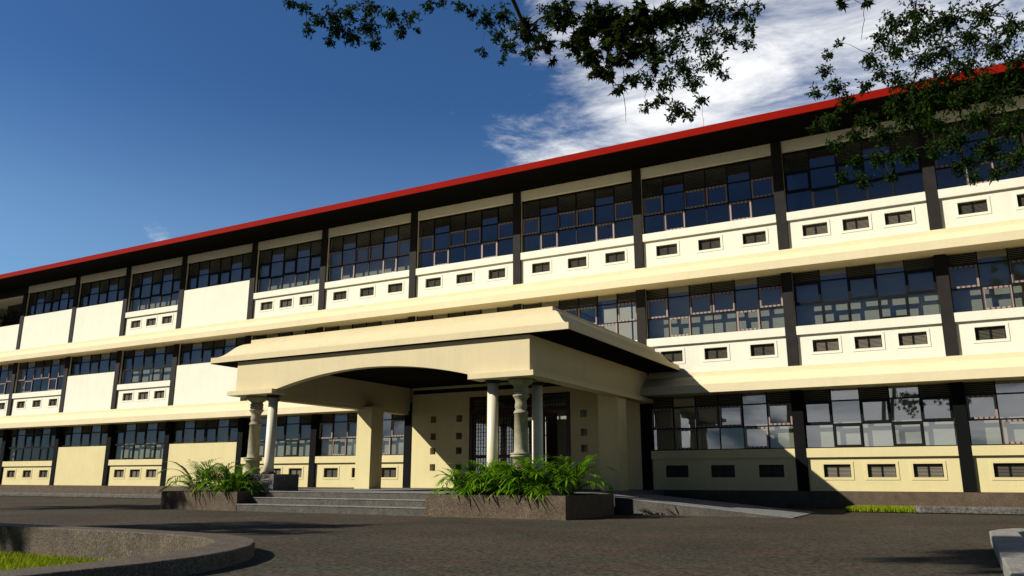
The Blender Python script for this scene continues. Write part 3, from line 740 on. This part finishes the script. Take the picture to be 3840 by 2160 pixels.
def dotd(v):
    n = N(nt, 'ShaderNodeVectorMath', operation='DOT_PRODUCT'); L.new(tc.outputs['Generated'], n.inputs[0]); n.inputs[1].default_value = v; return n.outputs['Value']
def ramp(x, a, b, c=0., d=1.):
    n = N(nt, 'ShaderNodeMapRange', interpolation_type='SMOOTHSTEP'); L.new(x, n.inputs[0])
    for i, v in zip((1, 2, 3, 4), (a, b, c, d)): n.inputs[i].default_value = v
    return n.outputs[0]
# soft cirrus built from noise over the view direction, drawn out along one axis
mp = N(nt, 'ShaderNodeMapping'); mp.inputs['Rotation'].default_value = (R_(-18), R_(24), R_(CLOUD_ROT)); mp.inputs['Scale'].default_value = (1.9, 4.0, 7.0)
L.new(tc.outputs['Generated'], mp.inputs[0])
nz = N(nt, 'ShaderNodeTexNoise', Scale=2.1, Detail=11., Roughness=.66, Distortion=.5); L.new(mp.outputs[0], nz.inputs['Vector'])
nl = N(nt, 'ShaderNodeTexNoise', Scale=3.2, Detail=3., Roughness=.5); L.new(tc.outputs['Generated'], nl.inputs['Vector'])
m_a = ramp(dotd((.03, .875, .484)), .885, .992)
m_b = ramp(dotd((-.25, .872, .42)), .955, .9995)
m_l = ramp(dotd((-.78, .567, .262)), .9982, .9999)
m_rear = mth('MULTIPLY', ramp(dotd((-.16, -.985, .07)), .80, .93), mth('MULTIPLY', ramp(sep.outputs[2], .17, .07), ramp(nl.outputs['Fac'], .30, .50)))
cov = mth('ADD', nz.outputs['Fac'], mth('ADD', mth('MAXIMUM', mth('MULTIPLY', m_a, .33), mth('MULTIPLY', m_b, .38)), mth('ADD', mth('MULTIPLY', m_rear, .45), mth('MULTIPLY', m_l, .42))))
cl = mth('MULTIPLY', ramp(cov, .655, 1.05), .98)
low = ramp(sep.outputs[2], .46, .24)
tn = N(nt, 'ShaderNodeMix', data_type='RGBA'); tn.inputs[6].default_value = (.67, 1.16, 1.72, 1); tn.inputs[7].default_value = (1.45, 1.88, 2.2, 1)
L.new(low, tn.inputs[0])
tint = N(nt, 'ShaderNodeMix', data_type='RGBA', blend_type='MULTIPLY'); tint.inputs[0].default_value = 1.
rear = N(nt, 'ShaderNodeMix', data_type='RGBA'); rear.inputs[7].default_value = (.17, .28, .47, 1)  # unseen sky behind the camera, darkened to cut fill on shaded walls
L.new(ramp(sep.outputs[1], .2, -.2), rear.inputs[0]); L.new(tn.outputs[2], rear.inputs[6])
L.new(sky.outputs[0], tint.inputs[6]); L.new(rear.outputs[2], tint.inputs[7])
mixc = N(nt, 'ShaderNodeMix', data_type='RGBA'); mixc.inputs[7].default_value = (*CLOUD_COL, 1)
L.new(cl, mixc.inputs[0]); L.new(tint.outputs[2], mixc.inputs[6]); L.new(mixc.outputs[2], bg.inputs['Color'])
L.new(bg.outputs[0], out.inputs[0])
cam = bpy.data.cameras.new('camera'); cam.sensor_width = 36; cam.sensor_fit = 'HORIZONTAL'; cam.lens = 27.886; cam.clip_start = .05; cam.clip_end = 3000
co = bpy.data.objects.new('camera', cam); COL.objects.link(co)
co.location = (12.88539, -23.61847, .36125); co.rotation_euler = (math.pi / 2 + .234505761, 0, .505452543)
S.camera = co
S.view_settings.view_transform = 'Standard'; S.view_settings.look = 'None'; S.view_settings.gamma = 1; S.view_settings.exposure = EXPOSURE
S.cycles.max_bounces = 8; S.cycles.diffuse_bounces = 1; S.cycles.transparent_max_bounces = 16
S.render.resolution_x = 1024; S.render.resolution_y = 576
